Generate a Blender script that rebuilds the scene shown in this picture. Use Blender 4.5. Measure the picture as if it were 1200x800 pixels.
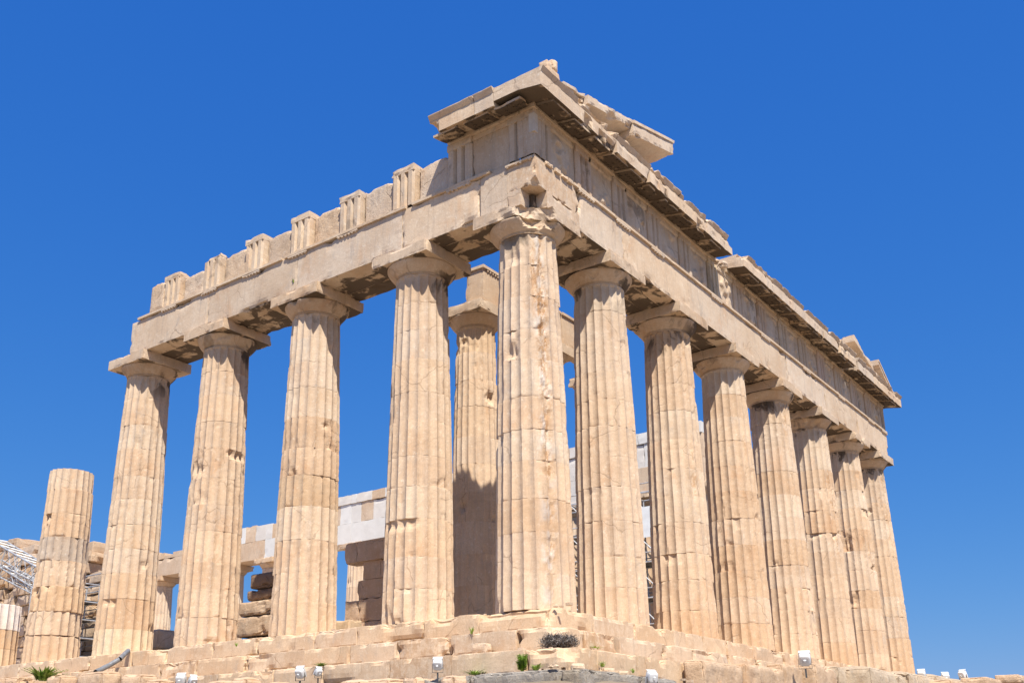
import bpy, math, random
import numpy as np
from mathutils import Vector, Matrix, Euler

for o in list(bpy.data.objects):
    bpy.data.objects.remove(o)
S = bpy.context.scene
COL = S.collection

# ------------------------------------------------------------------ camera
CX, CY, CZ, YAW, PIT, ROL, FPX, SX, SY = (-19.0677, -12.5492, -3.1751, 0.9276, 0.3054, -0.0084, 1186.71, -32.245, 110.066)
dv = np.array([math.sin(YAW)*math.cos(PIT), math.cos(YAW)*math.cos(PIT), math.sin(PIT)])
rv = np.array([math.cos(YAW), -math.sin(YAW), 0.0]); uv_ = np.cross(rv, dv)
R2 = rv*math.cos(ROL)+uv_*math.sin(ROL); U2 = -rv*math.sin(ROL)+uv_*math.cos(ROL)
cd = bpy.data.cameras.new("camera"); cam = bpy.data.objects.new("camera", cd); COL.objects.link(cam)
M = Matrix(((R2[0], U2[0], -dv[0], CX), (R2[1], U2[1], -dv[1], CY), (R2[2], U2[2], -dv[2], CZ), (0, 0, 0, 1)))
cam.matrix_world = M
cd.sensor_fit = 'HORIZONTAL'; cd.sensor_width = 36.0; cd.lens = FPX/1200*36.0
cd.shift_x = -SX/1200.0; cd.shift_y = SY/1200.0
cd.clip_start = 0.1; cd.clip_end = 3000
S.camera = cam

# ------------------------------------------------------------------ world + sun
SUN_EL = math.radians(56.2)
SUN_AZ_FROM = math.radians(50.5)          # light comes from (-x, -y) at this angle measured from -x toward -y
sdir = Vector((-math.cos(SUN_AZ_FROM)*math.cos(SUN_EL), -math.sin(SUN_AZ_FROM)*math.cos(SUN_EL), math.sin(SUN_EL)))
w = bpy.data.worlds.new("World"); S.world = w; w.use_nodes = True
nt = w.node_tree; nt.nodes.clear()
sky = nt.nodes.new('ShaderNodeTexSky'); sky.sky_type = 'NISHITA'; sky.sun_disc = False
sky.sun_elevation = SUN_EL; sky.sun_rotation = math.atan2(sdir.x, sdir.y)
sky.altitude = 150; sky.air_density = 1.0; sky.dust_density = 0.5; sky.ozone_density = 2.5
hs = nt.nodes.new('ShaderNodeHueSaturation'); hs.inputs['Saturation'].default_value = 1.18; hs.inputs['Hue'].default_value = 0.5; hs.inputs['Value'].default_value = 1.05
bg = nt.nodes.new('ShaderNodeBackground'); bg.inputs["Strength"].default_value = 0.083
wo = nt.nodes.new('ShaderNodeOutputWorld')
nt.links.new(sky.outputs[0], hs.inputs['Color']); sepc = nt.nodes.new('ShaderNodeSeparateColor'); comc = nt.nodes.new('ShaderNodeCombineColor'); nt.links.new(hs.outputs[0], sepc.inputs[0])
for k_, (pw, gn) in enumerate(((.97, .41), (.60, 1.15), (.27, 3.80))):     # deep polarised blue of the photograph, on the whole sky
    p_ = nt.nodes.new('ShaderNodeMath'); p_.operation = 'POWER'; p_.inputs[1].default_value = pw; nt.links.new(sepc.outputs[k_], p_.inputs[0])
    q_ = nt.nodes.new('ShaderNodeMath'); q_.operation = 'MULTIPLY'; q_.inputs[1].default_value = gn; nt.links.new(p_.outputs[0], q_.inputs[0]); nt.links.new(q_.outputs[0], comc.inputs[k_])
nt.links.new(comc.outputs[0], bg.inputs['Color']); nt.links.new(bg.outputs[0], wo.inputs['Surface'])
sl = bpy.data.lights.new("sun", 'SUN'); sl.energy = 5.0; sl.angle = math.radians(0.53); sl.color = (1.0, 0.945, 0.84)
so = bpy.data.objects.new("sun", sl); COL.objects.link(so)
so.rotation_euler = (-sdir).to_track_quat('-Z', 'Y').to_euler(); so.location = (-30, -30, 60)
S.view_settings.view_transform = 'Standard'; S.view_settings.look = 'None'
S.view_settings.exposure = 0.48; S.view_settings.gamma = 1.0; S.view_settings.use_curve_mapping = False
S.render.engine = 'CYCLES'
S.cycles.max_bounces = 6; S.cycles.diffuse_bounces = 2

# ------------------------------------------------------------------ noise
def _h(ix, iy, iz, seed):
    n = (ix.astype(np.int64)*374761393 + iy.astype(np.int64)*668265263 + iz.astype(np.int64)*2147483647 + seed*1274126177) & 0xffffffff
    n = ((n ^ (n >> 13))*1274126177) & 0xffffffff
    n = ((n ^ (n >> 16))*2246822519) & 0xffffffff
    n = n ^ (n >> 15)
    return (n & 0xffffff)/float(0xffffff)
def vn(P, sc=1.0, seed=0):
    Q = np.asarray(P)*np.asarray(sc); F = np.floor(Q); f = Q-F; f = f*f*(3-2*f); I = F.astype(np.int64)
    x, y, z = I[:, 0], I[:, 1], I[:, 2]; a, b, c = f[:, 0], f[:, 1], f[:, 2]
    def g(i, j, k): return _h(x+i, y+j, z+k, seed)
    return ((g(0,0,0)*(1-a)+g(1,0,0)*a)*(1-b)+(g(0,1,0)*(1-a)+g(1,1,0)*a)*b)*(1-c) + ((g(0,0,1)*(1-a)+g(1,0,1)*a)*(1-b)+(g(0,1,1)*(1-a)+g(1,1,1)*a)*b)*c
def fbm(P, sc=1.0, seed=0, octv=3):
    s = 0; A = 0.5; t = 0; sc = np.asarray(sc, float)
    for i in range(octv):
        s = s + A*vn(P, sc*(2.03**i), seed+17*i); t += A; A *= .5
    return s/t
def sm(a, b, x): t = np.clip((x-a)/(b-a), 0, 1); return t*t*(3-2*t)

# ------------------------------------------------------------------ materials
def new_mat(name):
    m = bpy.data.materials.new(name); m.use_nodes = True; t = m.node_tree; t.nodes.clear()
    o = t.nodes.new('ShaderNodeOutputMaterial'); b = t.nodes.new('ShaderNodeBsdfPrincipled')
    t.links.new(b.outputs[0], o.inputs['Surface']); return m, t, b
def mixc(t, fac, a, b, mode='MIX'):
    n = t.nodes.new('ShaderNodeMix'); n.data_type = 'RGBA'; n.blend_type = mode
    for sock, v in ((n.inputs[0], fac), (n.inputs[6], a), (n.inputs[7], b)):
        if isinstance(v, (int, float)): sock.default_value = v
        elif isinstance(v, tuple): sock.default_value = (*v, 1)
        else: t.links.new(v, sock)
    return n.outputs[2]
def noise(t, vec, scale, detail=4, rough=.6, dist=0):
    n = t.nodes.new('ShaderNodeTexNoise'); n.inputs['Scale'].default_value = scale; n.inputs['Detail'].default_value = detail
    n.inputs['Roughness'].default_value = rough; n.inputs['Distortion'].default_value = dist; t.links.new(vec, n.inputs['Vector']); return n.outputs['Fac']
def ramp(t, fac, *stops):
    r = t.nodes.new('ShaderNodeMapRange'); r.interpolation_type = 'SMOOTHSTEP'
    r.inputs[1].default_value = stops[0]; r.inputs[2].default_value = stops[1]
    r.inputs[3].default_value = stops[2] if len(stops) > 2 else 0; r.inputs[4].default_value = stops[3] if len(stops) > 3 else 1
    t.links.new(fac, r.inputs[0]); return r.outputs[0]
def mth(t, op, a, b=0.0):
    n = t.nodes.new('ShaderNodeMath'); n.operation = op
    for s, v in ((n.inputs[0], a), (n.inputs[1], b)):
        if isinstance(v, (int, float)): s.default_value = v
        else: t.links.new(v, s)
    return n.outputs[0]
def scaled(t, vec, s):
    n = t.nodes.new('ShaderNodeMapping'); n.inputs['Scale'].default_value = s; t.links.new(vec, n.inputs['Vector']); return n.outputs[0]

def stone(name, ca, cb, warm, grey, bump=0.28, warm_amt=.6, rough_s=14, streak=True):
    m, t, b = new_mat(name)
    tc = t.nodes.new('ShaderNodeTexCoord'); oi = t.nodes.new('ShaderNodeObjectInfo')
    off = t.nodes.new('ShaderNodeVectorMath'); off.operation = 'ADD'
    cmb = t.nodes.new('ShaderNodeCombineXYZ'); r1 = mth(t, 'MULTIPLY', oi.outputs['Random'], 37.0)
    for i in range(3): t.links.new(r1, cmb.inputs[i])
    t.links.new(tc.outputs['Object'], off.inputs[0]); t.links.new(cmb.outputs[0], off.inputs[1]); v = off.outputs[0]
    big = noise(t, v, .8, 5, .6); c = mixc(t, ramp(t, big, .32, .68), ca, cb)
    w_ = noise(t, scaled(t, v, (1.3, 1.3, .8)), .9, 6, .65, .6); c = mixc(t, ramp(t, w_, .52, .72, 0, warm_amt), c, warm)
    g_ = noise(t, scaled(t, v, (2.2, 2.2, .9)), 1.1, 7, .7, .3); c = mixc(t, ramp(t, g_, .54, .70, 0, .62), c, grey)
    if streak:
        s_ = noise(t, scaled(t, v, (1, 1, 5.5)), 1.7, 7, .7, .8); c = mixc(t, ramp(t, s_, .50, .62, 0, .22), c, (.50, .36, .24))
        s3 = noise(t, scaled(t, v, (6, 6, .35)), 1.2, 6, .7, .2); c = mixc(t, ramp(t, s3, .53, .66, 0, .36), c, (.42, .32, .24))
    sp = noise(t, v, 26, 6, .7); c = mixc(t, ramp(t, sp, .30, .66, .34, 0), c, (.40, .28, .18))
    sp2 = noise(t, v, 8, 5, .75); c = mixc(t, ramp(t, sp2, .54, .70, 0, .42), c, (.82, .72, .58))
    # fine cracks
    vo = t.nodes.new('ShaderNodeTexVoronoi'); vo.feature = 'DISTANCE_TO_EDGE'; vo.inputs['Scale'].default_value = .55
    nv = t.nodes.new('ShaderNodeTexNoise'); nv.inputs['Scale'].default_value = 1.6; nv.inputs['Detail'].default_value = 5; t.links.new(v, nv.inputs['Vector'])
    mv = t.nodes.new('ShaderNodeVectorMath'); mv.operation = 'MULTIPLY_ADD'; mv.inputs[1].default_value = (.6, .6, .6)
    t.links.new(nv.outputs['Color'], mv.inputs[0]); t.links.new(v, mv.inputs[2]); t.links.new(mv.outputs[0], vo.inputs['Vector'])
    cr = ramp(t, vo.outputs['Distance'], .003, .011, 1, 0)
    crm = mth(t, 'MULTIPLY', cr, ramp(t, noise(t, v, .7, 3), .48, .6, 0, .45)); c = mixc(t, crm, c, (.26, .17, .11))
    at = t.nodes.new('ShaderNodeVertexColor'); at.layer_name = 'tint'
    c = mixc(t, 1.0, c, at.outputs['Color'], 'MULTIPLY')
    c = mixc(t, 1.0, c, oi.outputs['Color'], 'MULTIPLY')
    st = t.nodes.new('ShaderNodeVertexColor'); st.layer_name = 'marks'     # R = brown patina, G = black crust, raised under soffits to deepen their shade, B = new white marble
    sx = t.nodes.new('ShaderNodeSeparateColor'); t.links.new(st.outputs['Color'], sx.inputs[0])
    pn = noise(t, scaled(t, v, (1, 1, .6)), 5, 7, .75); pat = mth(t, 'MULTIPLY', sx.outputs[0], ramp(t, pn, .47, .55)); c = mixc(t, pat, c, mixc(t, ramp(t, sp, .4, .6), (.52, .33, .18), (.40, .21, .10)))
    c = mixc(t, mth(t, 'MULTIPLY', sx.outputs[1], .75), c, mixc(t, ramp(t, big, .35, .65), (.36, .24, .13), (.50, .38, .25)))
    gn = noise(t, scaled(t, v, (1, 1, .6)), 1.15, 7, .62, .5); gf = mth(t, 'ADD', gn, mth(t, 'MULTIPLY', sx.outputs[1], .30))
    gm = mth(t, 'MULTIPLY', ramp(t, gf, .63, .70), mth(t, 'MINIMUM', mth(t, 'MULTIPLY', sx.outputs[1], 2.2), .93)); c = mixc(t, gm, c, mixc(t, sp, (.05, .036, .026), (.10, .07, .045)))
    c = mixc(t, sx.outputs[2], c, mixc(t, ramp(t, big, .3, .7), (.66, .645, .61), (.75, .735, .70)))
    t.links.new(c, b.inputs['Base Color']); b.inputs['Roughness'].default_value = .82; b.inputs['Specular IOR Level'].default_value = .25
    h1 = noise(t, v, rough_s, 8, .72); h2 = noise(t, v, 3.2, 6, .65)
    hh = mth(t, 'ADD', mth(t, 'MULTIPLY', h1, .5), mth(t, 'MULTIPLY', h2, .8)); hh = mth(t, 'SUBTRACT', hh, mth(t, 'MULTIPLY', crm, .6))
    bp = t.nodes.new('ShaderNodeBump'); bp.inputs['Strength'].default_value = bump; bp.inputs['Distance'].default_value = .05
    t.links.new(hh, bp.inputs['Height']); t.links.new(bp.outputs[0], b.inputs['Normal'])
    return m
MARBLE = stone('marble', (.61, .438, .292), (.70, .535, .38), (.60, .36, .20), (.47, .39, .315))
ROUGH = stone('rough_marble', (.56, .40, .265), (.66, .50, .36), (.56, .34, .19), (.40, .33, .27), bump=.8, rough_s=9, streak=False)
ROCK = stone('rock', (.43, .36, .28), (.54, .46, .36), (.48, .34, .22), (.28, .26, .24), bump=1.0, rough_s=7, streak=False)
GREYROCK = stone('grey_rock', (.20, .195, .18), (.31, .295, .27), (.30, .25, .18), (.12, .12, .115), bump=1.0, rough_s=8, streak=False)
def plain(name, col, rough=.5, metal=0, vary=.15, vs=6):
    m, t, b = new_mat(name); tc = t.nodes.new('ShaderNodeTexCoord')
    n = noise(t, tc.outputs['Object'], vs, 5, .65)
    c = mixc(t, ramp(t, n, .35, .7, 0, 1), col, tuple(max(0, x*(1-vary*2)) for x in col))
    t.links.new(c, b.inputs['Base Color']); b.inputs['Roughness'].default_value = rough; b.inputs['Metallic'].default_value = metal
    return m
WHITE = plain('white_enamel', (.78, .78, .77), .35, 0, .08, 9)
GLASS = plain('floodlight_glass', (.55, .60, .63), .12, 0, .05)
STEEL = plain('galvanised_steel', (.56, .56, .56), .45, .3, .2)
DARKMETAL = plain('dark_metal', (.10, .10, .10), .5, .5, .2)
CLOTH = plain('white_sheeting', (.74, .77, .78), .8, 0, .06, 2)
PIPE = plain('grey_pipe', (.22, .23, .25), .5, 0, .2)
LEAF = plain('leaf_green', (.34, .50, .07), .55, 0, .35, 12)
DRY = plain('dry_stems', (.24, .205, .18), .8, 0, .4, 14)

# ------------------------------------------------------------------ mesh accumulator
def grid_idx(nu, nv, base, flip=False):
    i, j = np.meshgrid(np.arange(nu-1), np.arange(nv-1), indexing='ij'); a = (base+i*nv+j).ravel()
    q = np.stack([a, a+nv, a+nv+1, a+1], 1)
    return q[:, ::-1] if flip else q
def tile_up(x, n): return np.tile(np.asarray(x, float), (n, 1))
class MB:
    def __init__(s): s.V = []; s.Q = []; s.T = []; s.Mk = []; s.n = 0
    def add(s, V, Q, tint=(1, 1, 1), marks=(0, 0, 0)):
        V = np.asarray(V, float); s.V.append(V); s.Q.append(np.asarray(Q)+s.n); s.n += len(V)
        T = np.asarray(tint, float); s.T.append(tile_up(T, len(V)) if T.ndim == 1 else T)
        K = np.asarray(marks, float); s.Mk.append(tile_up(K, len(V)) if K.ndim == 1 else K)
    def box(s, lo, hi, res=.15, chip=.03, bite=.12, rough=.004, seed=0, tint=(1, 1, 1), marks=(0, 0, 0), soot=0, warp=None, bites=(), round_=0):
        lo = np.array(lo, float); hi = np.array(hi, float); ext = hi-lo; c = (lo+hi)/2
        nn = [max(2, int(round(e/res))+1) for e in ext]
        Vs = []; Qs = []; k = 0; top = []
        for ax in range(3):
            u, v = (ax+1) % 3, (ax+2) % 3
            # denser rows close to edges so that chips stay narrow
            def lin(a):
                x = np.linspace(lo[a], hi[a], nn[a]); e = min(.025, ext[a]*.15)
                return np.unique(np.concatenate([x, [lo[a]+e, hi[a]-e]])) if chip > 0 else x
            U, W = np.meshgrid(lin(u), lin(v), indexing='ij')
            for sgn in (0, 1):
                P = np.zeros((U.size, 3)); P[:, u] = U.ravel(); P[:, v] = W.ravel(); P[:, ax] = (lo, hi)[sgn][ax]
                Vs.append(P); Qs.append(grid_idx(U.shape[0], U.shape[1], k, flip=(sgn == 0))); k += len(P)
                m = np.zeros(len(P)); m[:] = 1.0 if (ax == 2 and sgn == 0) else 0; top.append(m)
        P = np.concatenate(Vs); Q = np.concatenate(Qs); under = np.concatenate(top)
        if chip > 0 or bite > 0:
            D0 = P-lo; D1 = hi-P; d = np.minimum(D0, D1); sg = np.where(D0 < D1, 1.0, -1.0); ss = np.sort(d, 1)
            n1 = fbm(P, 4.5, seed, 3); n2 = fbm(P, 1.3, seed+5, 3)
            amp = chip*sm(.45, .85, n1)*1.2*np.exp(-(ss[:, 1]/.05)**2) + bite*sm(.62, .82, n2)*1.6*np.exp(-ss[:, 1]/.12)
            amp += round_*np.exp(-ss[:, 1]/(round_*1.5+1e-6))
            wgt = np.exp(-(d/.10)); dirv = sg*wgt; P = P+dirv*amp[:, None]*np.minimum(1, ext/.6)
        if rough > 0:
            n3 = np.stack([fbm(P, 3.5, seed+31+i, 3)-.5 for i in range(3)], 1); P = P+n3*rough*1.3
        for (bc, R, dr) in bites:
            bc = np.array(bc, float); dr = np.array(dr, float); dr /= np.linalg.norm(dr)
            r_ = R*(.75+.5*fbm(P, 2.6, seed+77, 3)); q = P-bc; d2 = (q**2).sum(1); ins = d2 < r_**2
            bq = q@dr; tt = -bq+np.sqrt(np.maximum(0, bq**2-(d2-r_**2))); P[ins] = (P+tt[:, None]*dr)[ins]
        if warp is not None: P = warp(P)
        mk = tile_up(marks, len(P)); mk[:, 1] = np.maximum(mk[:, 1], under*soot)  # undersides get crust colour; on soffits it also carries some painted shade
        s.add(P, Q, tint, mk)
    def lathe(s, prof, cx, cy, n=48, tint=(1, 1, 1), marks=None, seed=0, rough=.006, bites=()):
        a = np.linspace(0, 2*np.pi, n+1); pr = np.array(prof); A, R = np.meshgrid(a, pr[:, 0], indexing='ij'); _, Z = np.meshgrid(a, pr[:, 1], indexing='ij')
        P = np.stack([cx+R.ravel()*np.cos(A.ravel()), cy+R.ravel()*np.sin(A.ravel()), Z.ravel()], 1)
        k = (fbm(P, 3, seed, 3)-.5)*rough*2; bt = -sm(.6, .8, fbm(P, 1.7, seed+3, 3))*.10*(rough > 0)
        P[:, 0] += np.cos(A.ravel())*(k+bt); P[:, 1] += np.sin(A.ravel())*(k+bt)
        for (bc, R_, dr) in bites:
            bc = np.array(bc, float); dr = np.array(dr, float); dr /= np.linalg.norm(dr); r_ = R_*(.7+.6*fbm(P, 4, seed+7, 3))
            q = P-bc; d2 = (q**2).sum(1); ins = d2 < r_**2; bq = q@dr; tt = -bq+np.sqrt(np.maximum(0, bq**2-(d2-r_**2))); P[ins] = (P+tt[:, None]*dr)[ins]
        s.add(P, grid_idx(n+1, len(pr), 0), tint, marks if marks is not None else (0, 0, 0))
    def tube(s, p0, p1, r, n=6, tint=(1, 1, 1)):
        p0 = Vector(p0); p1 = Vector(p1); d = (p1-p0); q = d.to_track_quat('Z', 'Y'); ring = [q @ Vector((math.cos(2*math.pi*i/n)*r, math.sin(2*math.pi*i/n)*r, 0)) for i in range(n)]
        V = [p0+x for x in ring]+[p1+x for x in ring]; Q = [[i, (i+1) % n, n+(i+1) % n, n+i] for i in range(n)]
        s.add(np.array([list(x) for x in V]), np.array(Q), tint)
    def sbox(s, lo, hi, **k): s.box(lo, hi, res=10, chip=0, bite=0, rough=0, **k)
    def build(s, name, mat, parent=None, smooth=False, color=None):
        V = np.concatenate(s.V); Q = np.concatenate(s.Q); me = bpy.data.meshes.new(name)
        me.vertices.add(len(V)); me.vertices.foreach_set('co', V.ravel())
        me.loops.add(Q.size); me.loops.foreach_set('vertex_index', Q.ravel().astype(np.int32))
        me.polygons.add(len(Q)); me.polygons.foreach_set('loop_start', np.arange(0, Q.size, 4, dtype=np.int32))
        me.polygons.foreach_set('loop_total', np.full(len(Q), 4, dtype=np.int32))
        me.update(calc_edges=True)
        for nm, arr in (('tint', np.concatenate(s.T)), ('marks', np.concatenate(s.Mk))):
            a = me.color_attributes.new(nm, 'FLOAT_COLOR', 'POINT'); full = np.ones((len(V), 4)); full[:, :3] = arr; a.data.foreach_set('color', full.ravel())
        me.polygons.foreach_set('use_smooth', np.full(len(Q), smooth))
        me.materials.append(mat); me.validate()
        o = bpy.data.objects.new(name, me); COL.objects.link(o)
        if parent is not None: o.parent = parent
        if color: o.color = (*color, 1)
        return o
def tag(o, label=None, cat=None, group=None, kind=None):
    for k, v in (('label', label), ('category', cat), ('group', group), ('kind', kind)):
        if v: o[k] = v
    return o
def empty(name, loc=(0, 0, 0), parent=None):
    o = bpy.data.objects.new(name, None); o.empty_display_size = .3; COL.objects.link(o)
    if parent is not None: o.parent = parent
    o.location = loc
    return o
rnd = random.Random(4)
def rt(a=.06, warm=.03):
    v = 1+rnd.uniform(-a, a); wm = rnd.uniform(-warm, warm); return (v*(1+wm), v, v*(1-wm*1.6))

# ------------------------------------------------------------------ real dimensions of the temple
IN = 1.02
FX = [IN, IN+3.68]+[IN+3.68+4.296*i for i in range(1, 6)]; FX.append(FX[-1]+3.68)
FY = [IN, IN+3.69]+[IN+3.69+4.291*i for i in range(1, 15)]; FY.append(FY[-1]+3.69)
W_, L_ = 30.88, FY[-1]+IN
H0, HA, HF, HG = 10.43, 11.78, 13.13, 13.70
F0 = .13

# ------------------------------------------------------------------ ground
def gh(X, Y):
    dx = np.maximum(np.maximum(-1.4-X, X-(W_+1.4)), 0); dy = np.maximum(np.maximum(-1.4-Y, Y-(L_+1.4)), 0); dd = np.hypot(dx, dy)
    z = -1.78-.26*np.clip(dd-.8, 0, 12.5)
    P = np.stack([X.ravel(), Y.ravel(), 0*X.ravel()], 1)
    n = (fbm(P, .35, 3, 4)-.5)*.5+(fbm(P, 1.7, 9, 3)-.5)*.16
    return z+n.reshape(X.shape)*sm(.2, 3, dd)
def graded(lo, hi, a, b, fine, coarse_n):
    return np.unique(np.concatenate([a-np.geomspace(1, a-lo+1, coarse_n)+1, np.arange(a, b, fine), b+np.geomspace(1, hi-b+1, coarse_n)-1]))
gx = graded(-900, 900, -24, 36, .35, 24); gy = graded(-900, 900, -18, 40, .35, 24)
GX, GY = np.meshgrid(gx, gy, indexing='ij'); GZ = gh(GX, GY)
ins = (GX > -1) & (GX < W_+1) & (GY > -1) & (GY < L_+1); GZ[ins] = -2.2
mb = MB(); mb.add(np.stack([GX.ravel(), GY.ravel(), GZ.ravel()], 1), grid_idx(len(gx), len(gy), 0), (.55, .52, .48))
tag(mb.build('ground', ROCK, smooth=True), kind='structure')

# ------------------------------------------------------------------ temple root and platform
T = empty('ruined_temple', (0, 0, 0))
tag(T, 'ruined marble temple with tall fluted columns carrying a broken stone entablature', 'temple')
for k, (out, zt, zb) in enumerate(((0, 0, -.548), (.70, -.552, -1.068), (1.40, -1.072, -1.62))):
    mb = MB(); dep = (1.95, 1.1, 1.1)[k]; s0 = 100*k
    # south face, running along y
    y = -out; i = 0
    while y < L_+out-.01:
        ln = rnd.uniform(1.5, 2.4) if y < 40 else 4; y1 = min(y+ln, L_+out); near = y < 26
        if i == 0: y1 = -out+dep
        bt = []
        if near and rnd.random() < .3: bt = [((-out-.02, y+rnd.uniform(.1, 1.2), zt+.05), rnd.uniform(.09, .17), (1, 0, -.7))]
        if i == 0: bt = [((-out, -out, zt+.08), (.22, .34, .42)[k], (1, 1, -1.2))]
        mk = (rnd.choice([0, 0, 0, .25, .5]), 0.05, 0)
        mb.box((-out+rnd.uniform(0, .012), y+.003, zb+.008), (-out+dep, y1-.003, zt+rnd.uniform(-.004, .003)), .10 if near else .5, .05, .13, .007, s0+i, tuple(np.array(rt(.03, .03))*(1.05, 1.03, .99)), mk, bites=bt, round_=rnd.choice([.002, .004, .012]) if near else 0)
        y = y1; i += 1
    x = -out+dep; i = 0
    while x < W_+out-.01:
        ln = rnd.uniform(1.5, 2.4); x1 = min(x+ln, W_+out); bt = []
        if rnd.random() < .3: bt = [((x+rnd.uniform(.1, 1.2), -out-.02, zt+.05), rnd.uniform(.09, .17), (0, 1, -.7))]
        mk = (rnd.choice([0, 0, 0, .3, .6]), .05, 0)
        mb.box((x+.003, -out+rnd.uniform(0, .012), zb+.008), (x1-.003, -out+dep, zt+rnd.uniform(-.004, .003)), .11, .05, .13, .007, s0+60+i, tuple(np.array(rt(.03, .03))*(1.05, 1.03, .99)), mk, bites=bt, round_=rnd.choice([.002, .004, .012]))
        x = x1; i += 1
    y = -out+dep
    while y < L_+out:
        y1 = min(y+4, L_+out); mb.box((W_+out-dep, y+.004, zb+.002), (W_+out, y1-.004, zt), 1, .02, .05, .004, s0+i, rt()); y = y1; i += 1
    x = -out+dep
    while x < W_+out-dep:
        x1 = min(x+4, W_+out-dep); mb.box((x+.004, L_+out-dep, zb+.002), (x1-.004, L_+out, zt), 1, .02, .05, .004, s0+i, rt()); x = x1; i += 1
    mb.build('step', MARBLE, T)
mb = MB(); mb.sbox((1.96, 1.96, -1.0), (W_-1.96, L_-1.96, -.004)); mb.build('platform', MARBLE, T)
mb = MB()
for i, (o_, zt) in enumerate(((0, .34), (.38, .68))):
    mb.box((4.45+o_, 4.9+o_, -.002 if i == 0 else .342), (W_-4.45-o_, L_-5-o_, zt), 2, .02, .05, .004, 7+i)
mb.build('inner_platform', MARBLE, T)

# ------------------------------------------------------------------ columns
def shaft_r(z, H, rb, rtp): t = z/H; return rb-(rb-rtp)*t+.018*math.sin(math.pi*min(1, t))
def drum_mesh(z0, z1, H, rb, rtp, seed, nseg=7, rowh=.075, wear=1.0, z_off=0., stain=None, neck=False, gapchip=1.0, broken_top=0, jg=.004):
    na = 20*nseg; a = np.arange(na+1)/na*2*np.pi
    rows = np.unique(np.concatenate([np.linspace(z0, z1, max(3, int((z1-z0)/rowh)+1)), [z0+.012, z0+.035, z1-.012, z1-.035]]))
    A, Z = np.meshgrid(a, rows, indexing='ij'); A = A.ravel(); Z = Z.ravel(); t = Z/H
    R = rb-(rb-rtp)*t+.018*np.sin(np.pi*np.clip(t, 0, 1)); u = (A/(2*np.pi)*20) % 1.0
    fl = 1-np.abs(2*u-1)**2.1; dep = .076*R/.95
    if neck: dep = dep*sm(z1-.02, z1-.10, Z)
    r = R-dep*fl
    Am = A % (2*np.pi); P = np.stack([np.cos(Am)*R, np.sin(Am)*R, Z], 1)
    n1 = fbm(P, (2.2, 2.2, 1.3), seed, 4); er = sm(.55, .80, n1)*.04*wear
    n2 = fbm(P, 7, seed+9, 3); arr = sm(.45, .8, n2)*.016*wear*(1-fl)
    r = np.minimum(r, R-er)-arr
    big = sm(.70, .84, fbm(P, 1.15, seed+21, 3))*.12*wear; r = r-big*(.6+.6*n2)
    r = r+(fbm(P, 10, seed+40, 2)-.5)*.008
    dj = np.minimum(Z-z0, z1-Z); n3 = vn(P, 3.3, seed+50)
    r = r-jg*np.exp(-(dj/.010)**2)-gapchip*.035*sm(.62, .92, n3)*np.exp(-(dj/.035)**2)
    if broken_top: r = r-np.exp(-(z1-Z)/.08)*broken_top*vn(P, 2.5, seed+60)
    mk = np.zeros((len(A), 3))
    if stain is not None:
        mk = stain(A, Z, n1); r = r-np.clip(mk[:, 0], 0, 1)*.045*sm(.35, .7, fbm(P, (9, 9, 4), seed+71, 3))
    V = np.stack([np.cos(A)*r, np.sin(A)*r, Z+z_off], 1); Q = grid_idx(na+1, len(rows), 0)
    capv = []
    for zz, sel in ((rows[0], 0), (rows[-1], len(rows)-1)):
        ring = V[np.arange(na+1)*len(rows)+sel]; capv.append(ring)
    return V, Q, mk, capv, na
def add_drum(name, parent, seed, tint=(1, 1, 1), mat=None, shift=(0, 0), rot=0, **kw):
    V, Q, mk, capv, na = drum_mesh(seed=seed, **kw)
    if rot:
        c, s_ = math.cos(rot), math.sin(rot); V[:, :2] = V[:, :2]@np.array([[c, s_], [-s_, c]])
        capv = [np.c_[cv[:, :2]@np.array([[c, s_], [-s_, c]]), cv[:, 2]] for cv in capv]
    V[:, 0] += shift[0]; V[:, 1] += shift[1]
    mb = MB(); mb.add(V, Q, (1, 1, 1), mk)
    for i, cv in enumerate(capv):
        cv = cv+np.array([shift[0], shift[1], 0]); cen = np.tile(cv[:-1].mean(0), (na+1, 1)); VV = np.stack([cv, cen], 1).reshape(-1, 3)
        mb.add(VV, grid_idx(na+1, 2, 0, flip=(i == 1)))
    return mb.build(name, mat or MARBLE, parent, color=tint)
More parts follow.
